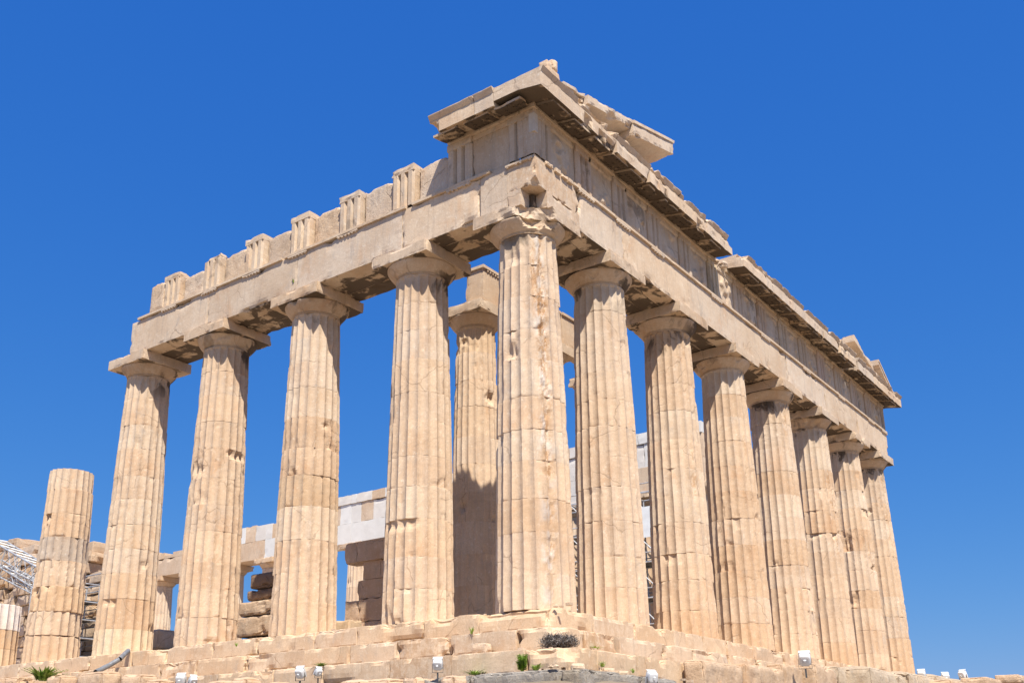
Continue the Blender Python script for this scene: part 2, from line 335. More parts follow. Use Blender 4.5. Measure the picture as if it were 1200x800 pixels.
def capital(parent, rtp, half, z0=9.70, zt=H0, abz=.345, seed=0, soot=.6, bites=(), tint=(1, 1, 1), ca=None, abite=.10, ebites=()):
    za = zt-abz; mb = MB(); h = za-z0
    prof = [(rtp-.03, z0-.004), (rtp+.012, z0), (rtp+.012, z0+.015), (rtp+.0, z0+.02), (rtp+.022, z0+.03), (rtp+.022, z0+.045), (rtp+.012, z0+.05), (rtp+.04, z0+.07)]
    ro = half-.03
    for tz, tr_ in ((.12, .17), (.25, .34), (.4, .53), (.55, .70), (.7, .85), (.82, .95), (.9, 1.0), (.96, 1.0), (.995, .96)): prof.append((rtp+.04+(ro-rtp-.04)*tr_, z0+.07+(h-.07)*tz))
    n = 96; mk = np.zeros(((n+1)*len(prof), 3)); a = np.repeat(np.linspace(0, 2*np.pi, n+1), len(prof))
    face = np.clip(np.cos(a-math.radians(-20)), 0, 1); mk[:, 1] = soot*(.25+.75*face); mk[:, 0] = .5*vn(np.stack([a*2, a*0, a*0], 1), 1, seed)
    mb.lathe(prof, 0, 0, n, tint=(.97, .95, .92), marks=mk, seed=seed, rough=.010, bites=ebites)
    mb.build('echinus', MARBLE, parent, color=tint)
    mb = MB(); mb.box((-half, -half, za), (half, half, zt-.003), .09, .04, abite, .006, seed+4, rt(.05), (0, .12, 0), soot=soot*.8, bites=bites)
    return mb.build('abacus', MARBLE, parent, color=tint)
def column(parent, x, y, zbase=0., H=9.70, rb=.953, rtp=.742, half=1.02, seed=0, nd=11, quality=1, gc=1., wear=1., stain=None, tints=None, bites=(), name='column', soot=.6, cap=True, top=None, as_thing=False, abite=.10, ebites=()):
    c = empty(name, (x, y, 0), parent); r_ = random.Random(seed*7+1)
    zs = [0]; 
    for i in range(nd): zs.append(zs[-1]+r_.uniform(.88, 1.12))
    k = H/zs[-1]; zs = [z*k for z in zs]; n = 0
    for i in range(nd):
        if top is not None and zs[i] >= top-.2: break
        v = r_.uniform(.975, 1.025); wm = r_.uniform(-.02, .03); tint = r_.choice([(v*(1+wm), v, v*(1-1.5*wm))]*5+[(.95, .90, .84), (1.03, 1.06, 1.08)])
        f_ = i/max(1, nd-1); tint = (tint[0]*(1.03-.06*f_), tint[1]*(1.0-.015*f_), tint[2]*(.975+.045*f_))
        if tints and i in tints: tint = tints[i]
        add_drum('drum', c, seed*100+i*3, tint, z0=zs[i], z1=zs[i+1] if top is None or i < nd-1 else top, H=H, rb=rb, rtp=rtp, nseg=(4, 7)[quality], rowh=(.3, .07)[quality], wear=wear*r_.choice([.3, .5, .8, .8, 1.2]), z_off=zbase, stain=stain, neck=(i == nd-1), gapchip=gc*r_.choice([.0, .0, .15, .4, .9])+(gc-1)*.9, jg=r_.choice([.0003, .001, .003]), shift=(r_.uniform(-.006, .006)*gc*gc, r_.uniform(-.006, .006)*gc*gc))
    if cap: capital(c, rtp, half, z0=zbase+H, zt=zbase+H+.73, seed=seed*13+5, bites=bites, soot=soot, abite=abite, ebites=ebites)
    return c
CAMA = math.radians(-146)
def stain_f(kind, seed):
    def f(A, Z, n1):
        mk = np.zeros((len(A), 3)); Am = np.mod(A+math.pi, 2*math.pi)-math.pi
        def band(c, wd): dlt = np.mod(Am-math.radians(c)+math.pi, 2*math.pi)-math.pi; return np.exp(-(dlt/math.radians(wd))**2)
        P = np.stack([A*1.5, A*0, Z*.35], 1)
        if kind == 'corner':
            q_ = sm(.30, .62, vn(P, (2, 1, 6), 5)); mk[:, 0] = band(-121, 10)*1.0*(.35+.65*q_)+band(-121, 9)*1.2*sm(4.8, 5.8, Z)*sm(9, 8, Z)+band(-137, 6)*.8*sm(6.5, 9, Z)+.12*sm(.5, .8, n1); mk[:, 2] = (band(-126, 9)+.5*band(-112, 7))*.42*sm(.5, .6, fbm(np.stack([np.cos(A), np.sin(A), Z], 1), (7, 7, 3), 8, 3)); mk[:, 1] = .35*sm(9.0, 9.8, Z)
        elif kind == 'east':
            mk[:, 0] = band(-110, 14)*.75*sm(.5, .75, fbm(P, 1.2, seed, 3))*sm(1, 5, Z)+.15*sm(.5, .8, n1); mk[:, 1] = .50*sm(8.2, 9.9, Z)*(.45+.55*band(180, 60))
        else:
            mk[:, 0] = .30*sm(.5, .8, n1); mk[:, 1] = .55*sm(8.6, 9.8, Z)*(.3+.7*band(-60, 60))
        return mk
    return f
G = (.83, .86, .86)
# corner and east front
cb = [((-1.06, -1.06, 10.22), .80, (1, 1, .05))]
column(T, FX[0], IN, rb=.974, rtp=.76, half=1.04, seed=1, nd=11, wear=.8, stain=stain_f('corner', 1), bites=cb, soot=.7, ebites=[((-.70, -.70, 10.08), .34, (1, 1, 0)), ((-.3, -.98, 9.98), .2, (.3, 1, 0))])
for i in range(1, 8):
    column(T, FX[i], IN, rb=.953 if i < 7 else .974, seed=10+i, wear=.9 if i < 4 else 1.2, stain=stain_f('east', i), soot=.75, abite=.12 if i < 4 else .22)
# south flank
column(T, IN, FY[1], seed=31, abite=.04, wear=.8, stain=stain_f('south', 1), soot=.65)
column(T, IN, FY[2], seed=32, abite=.04, wear=.9, stain=stain_f('south', 2), tints={4: (.90, .84, .76)}, soot=.7)
column(T, IN, FY[3], seed=33, abite=.04, wear=1.25, stain=stain_f('south', 3), soot=.7)
column(T, IN, FY[4], seed=34, abite=.04, wear=1.0, stain=stain_f('south', 4), tints={0: (1.12, 1.15, 1.12)}, soot=.5)

# ------------------------------------------------------------------ architrave
def arch_beam(axis, a, b, sd, joints=True, outer_bites=()):
    """three slabs side by side; axis 'x' = east front, 'y' = south flank"""
    mb = MB(); lanes = ((F0, .71), (.72, 1.31), (1.32, 1.90))
    for i, (p, q) in enumerate(lanes):
        bt = list(outer_bites) if i == 0 else []
        lo = (a+.004, p, H0+(.0 if i == 0 else .006*i)); hi = (b-.004, q, HA-(.085 if i == 0 else .0))
        if axis == 'y': lo = (lo[1], lo[0], lo[2]); hi = (hi[1], hi[0], hi[2])
        mb.box(lo, hi, .11 if i == 0 else .3, .04, .09, .006, sd+i, rt(.05, .03), (.05, .04, 0), soot=.78 if i else .5, bites=bt)  # soffit crust is strengthened so its dark colour deepens the shadow
    return mb.build('architrave_beam', MARBLE, T)
# corner block (two stones)
mb = MB()
cbites = [((.12, .12, 10.40), .40, (1, 1, -.1)), ((.55, .10, 10.36), .36, (1, 1, 0)), ((.10, .50, 10.36), .36, (1, 1, 0))]
mb.box((F0, F0, 10.90), (2.245, 1.016, HA-.085), .045, .08, .16, .012, 901, rt(.03), (.4, .08, 0), bites=[((.10, .10, 10.86), .24, (1, 1, .6)), ((.10, .12, 11.3), .09, (1, 1, 0))])
tn_ = rt(.03)
mb.box((.66, F0, H0), (2.245, 1.016, 10.898), .05, .06, .16, .012, 903, tn_, (.2, .08, 0), soot=.3)
mb.box((F0, .60, H0), (.657, 1.016, 10.898), .05, .06, .16, .012, 904, tn_, (.2, .08, 0), soot=.3)
mb.box((.50, .45, H0), (.655, .597, 10.896), .05, .02, .05, .01, 905, tn_, (.4, .8, 0))
mb.box((F0, 1.024, H0), (2.245, 1.90, HA-.085), .09, .03, .05, .006, 902, rt(.04), (.1, .05, 0), soot=.3)
mb.build('architrave_beam', MARBLE, T)
ex = [2.25]+FX[1:7]+[30.75]
for i in range(7): arch_beam('x', ex[i], ex[i+1], 910+i*5)
sy = [1.905]+FY[1:5]
for i in range(4): arch_beam('y', sy[i], sy[i+1], 960+i*5)

# taenia with regulae and guttae
TRE = [.13+.4225]+[0]*14
TRE = []
for i in range(7):
    a, b = FX[i], FX[i+1]
    if i == 0: TRE += [.13+.42, (.55+FX[1])/2]
    elif i == 6: TRE += [FX[6], (FX[6]+30.33)/2, 30.33]
    else: TRE += [a, (a+b)/2]
TRS = [.55, 2.63]+[v for i in range(1, 4) for v in (FY[i], (FY[i]+FY[i+1])/2)]
def strip(axis, a, b, sd, p0=.06, p1=.72, z0=HA-.083, z1=HA-.002):
    mb = MB(); lo, hi = (a, p0, z0), (b, p1, z1)
    if axis == 'y': lo, hi = (p0, a, z0), (p1, b, z1)
    mb.box(lo, hi, .09, .014, .0, .002, sd, (1.0, .98, .95), (0, .08, 0)); return mb
def regula(mb, axis, c, sd):
    lo, hi = (c-.42, .065, HA-.138), (c+.42, .15, HA-.085)
    if axis == 'y': lo, hi = (lo[1], lo[0], lo[2]), (hi[1], hi[0], hi[2])
    mb.box(lo, hi, .1, .012, .05, .003, sd)
    for k in range(6):
        g = c-.35+k*.14
        if rnd.random() < .15: continue
        lo, hi = (g-.033, .072, HA-.168), (g+.033, .14, HA-.139)
        if axis == 'y': lo, hi = (lo[1], lo[0], lo[2]), (hi[1], hi[0], hi[2])
        mb.sbox(lo, hi)
tb = [1.95, 4.2]+FX[2:7]+[30.72]
for i in range(7):
    m_ = strip('x', tb[i]+.01, tb[i+1]-.01, 1000+i)
    for c in TRE:
        if tb[i] < c-.3 and c < tb[i+1]-.1 and rnd.random() < .9: regula(m_, 'x', c, 1100+int(c*10))
    m_.build('taenia', MARBLE, T)
for a, b in ((1.55, 4.3), (4.55, 8.5), (8.5, 9.6), (9.7, 13.6), (13.6, 17.2)):
    m_ = strip('y', a, b, 1030+int(a))
    for c in TRS:
        if a < c-.3 and c+.2 < b: regula(m_, 'y', c, 1150+int(c*10))
    m_.build('taenia', MARBLE, T)
mb = MB(); regula(mb, 'y', .62, 1190); mb.build('regula', MARBLE, T)
# broken stubs of the taenia at the corner
mb = MB()
for (x, sz) in ((.75, .16), (1.15, .12), (1.5, .14), (1.8, .12)): mb.box((x-sz, .05, HA-.12), (x+sz, .5, HA-.01), .05, .05, .1, .02, int(x*50), (1, .95, .9), (.2, .1, 0))
mb.box((.16, 1.0, HA-.083), (.7, 1.545, HA-.004), .1, .02, .1, .005, 77); mb.box((.16, .16, HA-.083), (1.9, .99, HA-.004), .1, .02, .1, .01, 78)
mb.build('broken_taenia', MARBLE, T)

# ------------------------------------------------------------------ frieze
def triglyph(axis, c, sd, ztop=HF, depth=.55, parent=T, tint=None, res=.12, p=.115, cap_band=True, rough_side=0.0, wdt=.845, mat=None):
    w = wdt; z0, z1 = HA+.002, ztop-.002
    # profile across the face: (offset along, recess)
    g = .115; pts = [(-w/2, depth), (-w/2, .05), (-w/2+.07, 0), (-w/6-.07, 0), (-w/6, g), (-w/6+.07, 0), (w/6-.07, 0), (w/6, g), (w/6+.07, 0), (w/2-.07, 0), (w/2, .05), (w/2, depth)]
    zg = z1-.20 if cap_band else z1
    zs = np.linspace(z0, zg, max(3, int((zg-z0)/res)+1))
    mb = MB()
    U = np.array(pts); A, Z = np.meshgrid(np.arange(len(U)), zs, indexing='ij'); P = np.zeros((A.size, 3)); along = c+U[A.ravel(), 0]; rec = p+U[A.ravel(), 1]
    P[:, 0] = along; P[:, 1] = rec; P[:, 2] = Z.ravel()
    e = (fbm(P, 3, sd, 3)); P[:, 1] += sm(.62, .85, e)*.04*(U[A.ravel(), 1] < .3); P += (np.stack([fbm(P, 6, sd+i, 2) for i in range(3)], 1)-.5)*.012
    if rough_side: 
        sid = (U[A.ravel(), 1] > .3); P[:, 0] += sid*np.sign(-U[A.ravel(), 0])*rough_side*fbm(P, 5, sd+9, 2)
    tint = tint or rt(.05)
    sx_ = (axis == 'y')
    def put(P): return P[:, [1, 0, 2]] if sx_ else P
    mb.add(put(P), grid_idx(len(U), len(zs), 0, flip=not sx_), tint, (.05, .18, 0))
    lo, hi = (c-w/2, p-.008, zg), (c+w/2, p+depth, z1)
    if sx_: lo, hi = (lo[1], lo[0], lo[2]), (hi[1], hi[0], hi[2])
    bites = []
    mb.box(lo, hi, .1, .04, .14, .006, sd+3, tint, (0, .1, 0), bites=bites)
    if not cap_band: pass
    return mb.build('triglyph', mat or MARBLE, parent)
greyt = (.88, .88, .88)
for i, c in enumerate(TRE):
    triglyph('x', c, 1200+i*7, tint=tuple(v*rnd.uniform(.94, 1.0) for v in (.95, .93, .91)))
for i in range(len(TRE)-1):
    a, b = TRE[i]+.43, TRE[i+1]-.43; mb = MB()
    n = 16; U, Z = np.meshgrid(np.linspace(a, b, n*2), np.linspace(HA+.002, HF-.002, n*2), indexing='ij')
    P = np.stack([U.ravel(), np.full(U.size, .20), Z.ravel()], 1)
    uu = (U.ravel()-a)/(b-a); zz = (Z.ravel()-HA)/(HF-HA); win = sm(.04, .25, uu)*sm(.96, .75, uu)*sm(.0, .15, zz)*sm(.9, .7, zz)
    P[:, 1] -= win*.09*sm(.48, .62, fbm(P*np.array([1, 0, 1]), (3.0, 1, 2.0), 1300+i, 2)); P[:, 1] += (fbm(P, 8, 1340+i, 2)-.5)*.02
    P[:, 1] -= sm(.88, .90, zz)*.05
    mb.add(P, grid_idx(n*2, n*2, 0, flip=True), rt(.05), (.1, .22, 0)); mb.box((a, .25, HA+.003), (b, .6, HF-.003), 1, 0, 0, 0)
    mb.build('metope', MARBLE, T)
# back wall of the east frieze
mb = MB()
for i in range(12):
    x = .68+i*2.5; mb.box((x, .672, HA+.004), (min(x+2.49, 30.7), .95, HF-.01), .6, .03, .05, .004, 1400+i, rt())
mb.build('frieze_backing', MARBLE, T)

# south frieze: corner kept whole, beyond it bare triglyphs with rough backing
triglyph('y', .552, 1501, tint=(.93, .92, .92))
triglyph('y', TRS[1], 1502, tint=(.93, .92, .92))
mb = MB(); mb.box((.20, .99, HA+.002), (.6, TRS[1]-.43, HF-.003), .1, .02, .05, .006, 1510, (.95, .93, .91), (.1, .2, 0)); mb.box((.17, .99, HF-.14), (.19, TRS[1]-.43, HF-.004), .1, .01, .0, .002, 1511); mb.build('metope', MARBLE, T)
tops = [HF, HF, 13.10, 13.02, 13.06, 13.0, 13.05, 12.98]
for k in range(2, 8):
    c = TRS[k]; triglyph('y', c, 1520+k*9, ztop=tops[k], depth=.66, tint=rt(.04), rough_side=.05, p=.12)
prev = TRS[1]
for k in range(2, 9):
    bk = MB()
    c = TRS[k] if k < 8 else None; a = prev+.43; b = (c-.43) if c else 16.75
    zt = (13.05, 13.02, 12.97, 12.90, 12.93, 12.80, 12.95)[k-2]
    rec = .30 if k < 8 else .16
    bt = [((rec, a+.1, zt+.05), .22, (1, .2, -1)), ((rec, b-.2, zt+.08), .2, (1, 0, -1))]
    bk.box((rec, a, HA+.003), (.85, b, zt), .09, .06, .22, .02, 1600+k*5, rt(.06), (.1, .1, 0), bites=bt, round_=.05)
    prev = c; bk.build('frieze_backing', ROUGH, T)
mb = MB()
for i in range(6): mb.box((.86, 1.9+i*2.4, HA+.003), (1.5, 1.9+i*2.4+2.38, 12.75-.06*(i % 2)), .3, .05, .1, .01, 1650+i, rt())
mb.build('frieze_backing', ROUGH, T)
# pale repair stone at the corner of the frieze
mb = MB(); mb.box((.095, .095, 12.42), (.27, .27, 12.98), .06, .01, .02, .002, 17, (.95, .98, 1.0), (0, 0, .3)); mb.build('repair_stone', MARBLE, T)

# ------------------------------------------------------------------ cornice (geison)
def geison(axis, a, b, sd, end=None, seg=2.15, y_in=.9, dz=0., bites=()):
    mb = MB(); n = max(1, round((b-a)/seg)); L = (b-a)/n
    def W(P):
        P = P.copy(); o = P[:, 1] if axis == 'x' else P[:, 0]
        low = (P[:, 2] < 13.30); P[:, 2] -= low*.14*np.clip((F0-o)/.73, 0, 1.1); P[:, 2] += dz; return P
    def put(lo, hi, **k):
        if axis == 'y': lo, hi = (lo[1], lo[0], lo[2]), (hi[1], hi[0], hi[2])
        mb.box(lo, hi, warp=k.pop('wp', W), **k)
    def WC(P):
        P = P.copy(); k_ = 1 if axis == 'x' else 0; P[:, k_] += np.where(P[:, k_] < -.3, .095*np.clip((13.68-P[:, 2])/.15, 0, 1), 0); P[:, 2] += dz; return P
    for i in range(n):
        x0, x1 = a+i*L, a+(i+1)*L; tn = rt(.05, .03); bt = []
        for (c, R, d_) in bites:
            q = c[0] if axis == 'x' else c[1]
            if x0-R < q < x1+R: bt.append((c, R, d_))
        rag = 0 if axis == 'y' or a < 0 else rnd.choice([.03, .06, .12])
        put((x0+.003, -.60, 13.27), (x1-.003, y_in, 13.53), res=.11, chip=.035 if rag else .010, bite=rag*.7, rough=.006, seed=sd+i*4, tint=tn, marks=(0, .04, 0), soot=.75, bites=bt)  # crust under the cornice, extra coverage painted in as soffit shadow
        put((x0+.003, -.685, 13.532), (x1-.003, y_in, HG-rnd.choice([0, .01, .03])), res=.10, chip=.05 if rag else .012, bite=rag*1.8, rough=.008 if rag else .003, seed=sd+i*4+1, tint=tuple(v*.97 for v in tn), marks=(0, .06, 0), soot=.0, bites=bt, wp=WC)
    o = mb.build('cornice_block', MARBLE, T)
    return o
def mutules(axis, a, b, cs, sd, dz=0.):
    for j, c in enumerate(cs):
        if c-.35 < a or c+.35 > b: continue
        mb = MB()
        def W(P):
            P = P.copy(); o = P[:, 1] if axis == 'x' else P[:, 0]; P[:, 2] -= .14*np.clip((F0-o)/.73, 0, 1.1); P[:, 2] += dz; return P
        lo, hi = (c-.42, -.50, 13.20), (c+.42, .06, 13.268)
        if axis == 'y': lo, hi = (lo[1], lo[0], lo[2]), (hi[1], hi[0], hi[2])
        mb.box(lo, hi, .08, .02, .14, .004, sd+j, rt(.04), (0, .3, 0), soot=.85, warp=W)  # mutule undersides: black crust plus shade put into the colour
        for p in range(3):
            for q in range(6):
                if rnd.random() < .35: continue
                y = -.42+p*.2; x = c-.35+q*.14; lo, hi = (x-.032, y-.032, 13.175), (x+.032, y+.032, 13.2)
                if axis == 'y': lo, hi = (lo[1], lo[0], lo[2]), (hi[1], hi[0], hi[2])
                mb.sbox(lo, hi, warp=W, marks=(0, .85, 0))
        mb.build('mutule', MARBLE, T)
MCE = []
for i in range(len(TRE)-1): MCE += [TRE[i], (TRE[i]+TRE[i+1])/2]
MCE.append(TRE[-1])
eb = [((1.75, -.62, 13.3), .20, (0, 1, .6)), ((2.5, -.62, 13.25), .16, (0, 1, .5)), ((2.9, -.66, 13.72), .22, (0, 1, -.6)), ((11.1, -.6, 13.7), .3, (-1, 1, -.5)), ((1.3, -.66, 13.70), .14, (0, 1, -.6)),
      ((5.5, -.66, 13.75), .15, (0, 1, -.6)), ((7.6, -.66, 13.75), .18, (0, 1, -.6)), ((12.3, -.6, 13.7), .25, (1, 1, -.4)), ((9.2, -.66, 13.75), .16, (0, 1, -.6)), ((18.2, -.66, 13.75), .2, (0, 1, -.6)), ((21.0, -.66, 13.75), .2, (0, 1, -.6))]
geison('x', -.60, 1.30, 2000, seg=1.9, bites=eb)
geison('x', 1.30, 11.2, 2020, bites=eb)
geison('x', 12.2, 24.45, 2060, bites=eb)
geison('x', 24.75, 31.45, 2100, dz=-.05)
geison('y', .905, 1.55, 2120, y_in=.85, seg=1); 
geison('y', 1.56, 3.10, 2130, y_in=.85, seg=1.6, bites=[((-.5, 3.1, 13.2), .3, (1, -1, .3))])
mutules('x', -.1, 11.2, MCE, 2200); mutules('x', 12.2, 24.45, MCE, 2240); mutules('x', 24.75, 31.2, MCE, 2280, dz=-.05)
mutules('y', .2, 3.2, [.552, 1.6, 2.63], 2300)
# bed moulding above the frieze
mb = MB(); mb.box((.06, .06, HF+.001), (11.2, .9, 13.268), .12, .02, .04, .004, 2310, (.95, .92, .88), (0, .25, 0)); mb.box((12.2, .07, HF+.001), (30.81, .9, 13.262), .12, .02, .04, .004, 2311, (.95, .92, .88), (0, .25, 0))
mb.box((.062, .905, HF+.001), (.85, 3.1, 13.266), .12, .02, .04, .004, 2312, (.95, .92, .88), (0, .25, 0)); mb.build('bed_moulding', MARBLE, T)
# rubble in the gap of the cornice
mb = MB()
for i, (x, y, z, s_) in enumerate(((11.45, .25, 13.27, .22), (11.9, .1, 13.3, .2), (11.6, .7, 13.35, .3), (12.1, .55, 13.4, .28))): mb.box((x-s_, y-s_, 13.135+.001*i), (x+s_, y+s_, z+s_*.6), .07, .08, .3, .03, 2320+i, rt(), round_=.08)
mb.box((11.25, .9, 13.14), (12.19, 1.8, 13.5), .1, .08, .2, .02, 2330, rt(), round_=.05)
mb.build('broken_cornice_core', ROUGH, T)
# ridge of broken stones on top of the cornice
mb = MB(); 
x = 7.6
while x < 24:
    ln = rnd.uniform(.5, 1.3)
    if not (10.9 < x+ln and x < 12.3): mb.box((x, -.42+rnd.uniform(-.05, .08), HG-.02), (x+ln-.03, .5, HG+rnd.uniform(.015, .055)), .12, .03, .1, .01, 2340+int(x*7), rt(), (0, .05, 0))
    x += ln
mb.build('cornice_bedding', ROUGH, T)

# ------------------------------------------------------------------ pediment remains
SL = .235
def rake(name, x0, x1, zbase_at, sl, y0=-.60, y1=.75, th=.42, sd=0, crown=True, bites=(), tint=None):
    mb = MB(); tint = tint or rt(.04)
    def W(P): P = P.copy(); P[:, 2] += zbase_at+sl*(P[:, 0]-x0); return P
    mb.box((x0, y0, 0), (x1-.004, y1, th), .10, .04, .12, .008, sd, tint, (0, .03, 0), soot=0, warp=W, bites=bites)
    if crown:
        n = max(1, round((x1-x0)/.85))
        for i in range(n):
            a = x0+(x1-x0)*i/n; mb.box((a+.004, y0-.035, th+.002), (x0+(x1-x0)*(i+1)/n-.006, y1-.05, th+.10), .12, .02, .10, .006, sd+3+i, rt(.05), (0, .1, 0), warp=W)
    return mb.build(name, MARBLE, T)
rake('raking_cornice', .62, 1.75, 13.71, .22, th=.16, sd=2500, y0=-.50, y1=.3)
rake('raking_cornice', 1.77, 4.35, 13.90, .235, th=.27, sd=2520, y1=.1, crown=False, bites=[((2.6, -.6, .45), .2, (0, 1, -.6)), ((3.8, -.6, .5), .25, (0, 1, -.4)), ((3.2, -.6, 0), .2, (0, 1, .8))])
rake('raking_cornice', 4.36, 7.12, 14.28, .265, th=.40, sd=2540)
# tympanum blocks behind and under the raking cornice
mb = MB()
for i, (a, b, z) in enumerate(((3.3, 4.3, 14.0), (4.31, 5.6, 14.25), (5.61, 6.5, 14.55))): mb.box((a, .40, HG), (b, .95, z), .2, .04, .1, .01, 2560+i, rt())
mb.build('tympanum_block', MARBLE, T)
# north-east remains
rake('raking_cornice', 24.6, 27.1, 14.40, -.27, y0=-.62, y1=.6, th=.30, sd=2580, crown=False)
mb = MB(); mb.box((25.2, .10, HG-.05), (26.9, .9, 14.0), .15, .04, .1, .01, 2590, rt()); mb.build('tympanum_block', MARBLE, T)
mb = MB(); mb.box((26.2, -.5, HG-.05), (28.3, .9, 14.0), .12, .05, .2, .02, 2591, rt(), round_=.05); mb.build('tympanum_block', ROUGH, T)
mb = MB(); mb.box((27.25, -.3, 14.0), (28.0, .6, 14.5), .10, .05, .3, .03, 2593, rt(), round_=.08); mb.build('tympanum_block', ROUGH, T)
mb = MB(); mb.box((28.35, -.45, HG-.05), (30.4, .9, 13.86), .12, .05, .2, .02, 2594, rt(), round_=.04); mb.build('tympanum_block', ROUGH, T)
rake('raking_cornice', 28.4, 30.45, 14.46, -.60, y0=-.55, y1=.3, th=.16, sd=2600)
# lion head spout block on the corner
def blob(name, parts, mat, parent=None, color=None, sd=0, smooth=True, amp=.02, n=22):
    """several overlapping ellipsoids pushed by noise"""
    mb = MB()
    for k, (c, r, rot) in enumerate(parts):
        th = np.linspace(0, 2*np.pi, n+1); ph = np.linspace(0, np.pi, n//2+1); A, B = np.meshgrid(th, ph, indexing='ij'); A, B = A.ravel(), B.ravel()
        P = np.stack([np.sin(B)*np.cos(A), np.sin(B)*np.sin(A), np.cos(B)], 1); Am = A % (2*np.pi)
        Pn = np.stack([np.sin(B)*np.cos(Am), np.sin(B)*np.sin(Am), np.cos(B)], 1)
        d = 1+(fbm(Pn+10*k, 2.2, sd+k, 3)-.5)*amp*12; P = P*d[:, None]*np.array(r)
        P = (np.array(Euler(rot).to_matrix())@P.T).T+np.array(c); mb.add(P, grid_idx(n+1, n//2+1, 0, flip=True))
    return mb.build(name, mat, parent, smooth=smooth, color=color)
lion = empty('lion_head_stone', (.10, -.40, 14.05), T); lion.scale = (1.3, 1.3, 1.3)
mb = MB(); mb.box((-.16, -.10, -.275), (.26, .30, .0), .06, .04, .08, .02, 2650, (1.05, 1.03, 1.0)); mb.build('base_block', MARBLE, lion)
mb = MB(); mb.box((-.15, -.08, .002), (.06, .16, .17), .035, .05, .12, .02, 2651, (1.08, 1.06, 1.04), round_=.05); mb.box((.0, -.12, .002), (.25, .22, .34), .035, .06, .14, .02, 2652, (1.08, 1.06, 1.04), round_=.075); mb.build('head', MARBLE, lion)
# horse heads in the corner of the pediment
hh = empty('pediment_horse_head', (4.1, -.25, HG), None)
hh.parent = T; hh.scale = (.66, .66, .66)
blob('neck', [((.0, .05, .28), (.15, .14, .38), (.1, .35, 0))], MARBLE, hh, (.9, .9, .9), 11, amp=.03)
blob('head', [((.30, -.05, .62), (.34, .12, .13), (0, .15, -.3)), ((.58, -.12, .58), (.12, .09, .10), (0, .1, 0))], MARBLE, hh, (.9, .9, .9), 12, amp=.03)
mb = MB(); mb.box((.2, -.12, 0), (.9, .25, .22), .07, .05, .1, .02, 2660, rt()); mb.build('carved_block', MARBLE, hh)
rec = empty('pediment_statue_fragment', (6.2, -.35, HG), None); rec.parent = T; rec.scale = (.62, .62, .75)
blob('torso', [((0, 0, .2), (.26, .16, .24), (0, -.5, 0)), ((.35, -.02, .16), (.28, .14, .14), (0, .3, 0)), ((.75, 0, .17), (.16, .14, .22), (0, -.2, 0))], MARBLE, rec, (1.02, 1.0, .97), 14, amp=.03)

# ------------------------------------------------------------------ free standing broken columns on the south side
bc = column(None, IN, FY[5]+.04, rtp=.70, gc=2.2, seed=41, nd=11, H=9.70, wear=2.0, cap=False, top=6.55, tints={0: (1.0, .95, .9), 4: (.80, .84, .92), 5: (.98, .92, .86), 2: (1.0, .92, .82)}, name='broken_column', stain=None)
tag(bc, 'free standing broken column without capital and with one grey drum', 'column')
bc2 = empty('broken_column', (IN, FY[6], 0))
add_drum('drum', bc2, 511, (1, .95, .88), z0=0, z1=.78, H=9.78, rb=.95, rtp=.74)
add_drum('drum', bc2, 514, (1, .92, .82), z0=.785, z1=1.5, H=9.78, rb=.95, rtp=.74)
add_drum('drum', bc2, 517, (1.25, 1.42, 1.75), z0=1.51, z1=2.46, H=9.78, rb=.96, rtp=.75, wear=.05, gapchip=0)
tag(bc2, 'low column stump topped by a new white fluted drum', 'column')

# ------------------------------------------------------------------ inner porch (pronaos)
P_ = empty('inner_porch', (0, 0, 0)); tag(P_, 'inner porch columns with a short beam, standing behind the corner column', 'porch')
PX = [5.4, 9.4, 13.4]; PY = 6.12
for i, x in enumerate(PX):
    column(P_, x, PY, abite=.02, zbase=.68, H=9.37, rb=.825, rtp=.64, half=.90, seed=60+i, nd=10, wear=1.3 if i == 0 else .7, soot=.4, stain=stain_f('south', 9) if i == 0 else None, tints={9: (.98, .95, .9)} if i < 2 else {k: (1.2, 1.35, 1.6) for k in range(8, 10)})
mb = MB(); zt0 = 10.78
mb.box((4.72, 5.28, zt0), (9.39, 6.0, zt0+1.12), .12, .03, .05, .008, 2700, (1.0, .97, .93), (.1, .03, 0), soot=.1)
mb.box((4.66, 5.22, zt0+1.122), (9.39, 6.0, zt0+1.22), .12, .02, .05, .006, 2701, (1.02, 1, .96))
mb.box((9.40, 5.28, zt0), (12.1, 6.0, zt0+1.12), .12, .03, .05, .008, 2702, (1.0, .97, .93), (.1, .03, 0))
mb.box((9.40, 5.22, zt0+1.122), (12.1, 6.0, zt0+1.22), .12, .02, .05, .006, 2703, (1.02, 1, .96))
for k in range(6): mb.sbox((4.9+k*.14, 5.235, zt0+1.05), (4.96+k*.14, 5.279, zt0+1.12))
mb.build('porch_beam', MARBLE, P_)

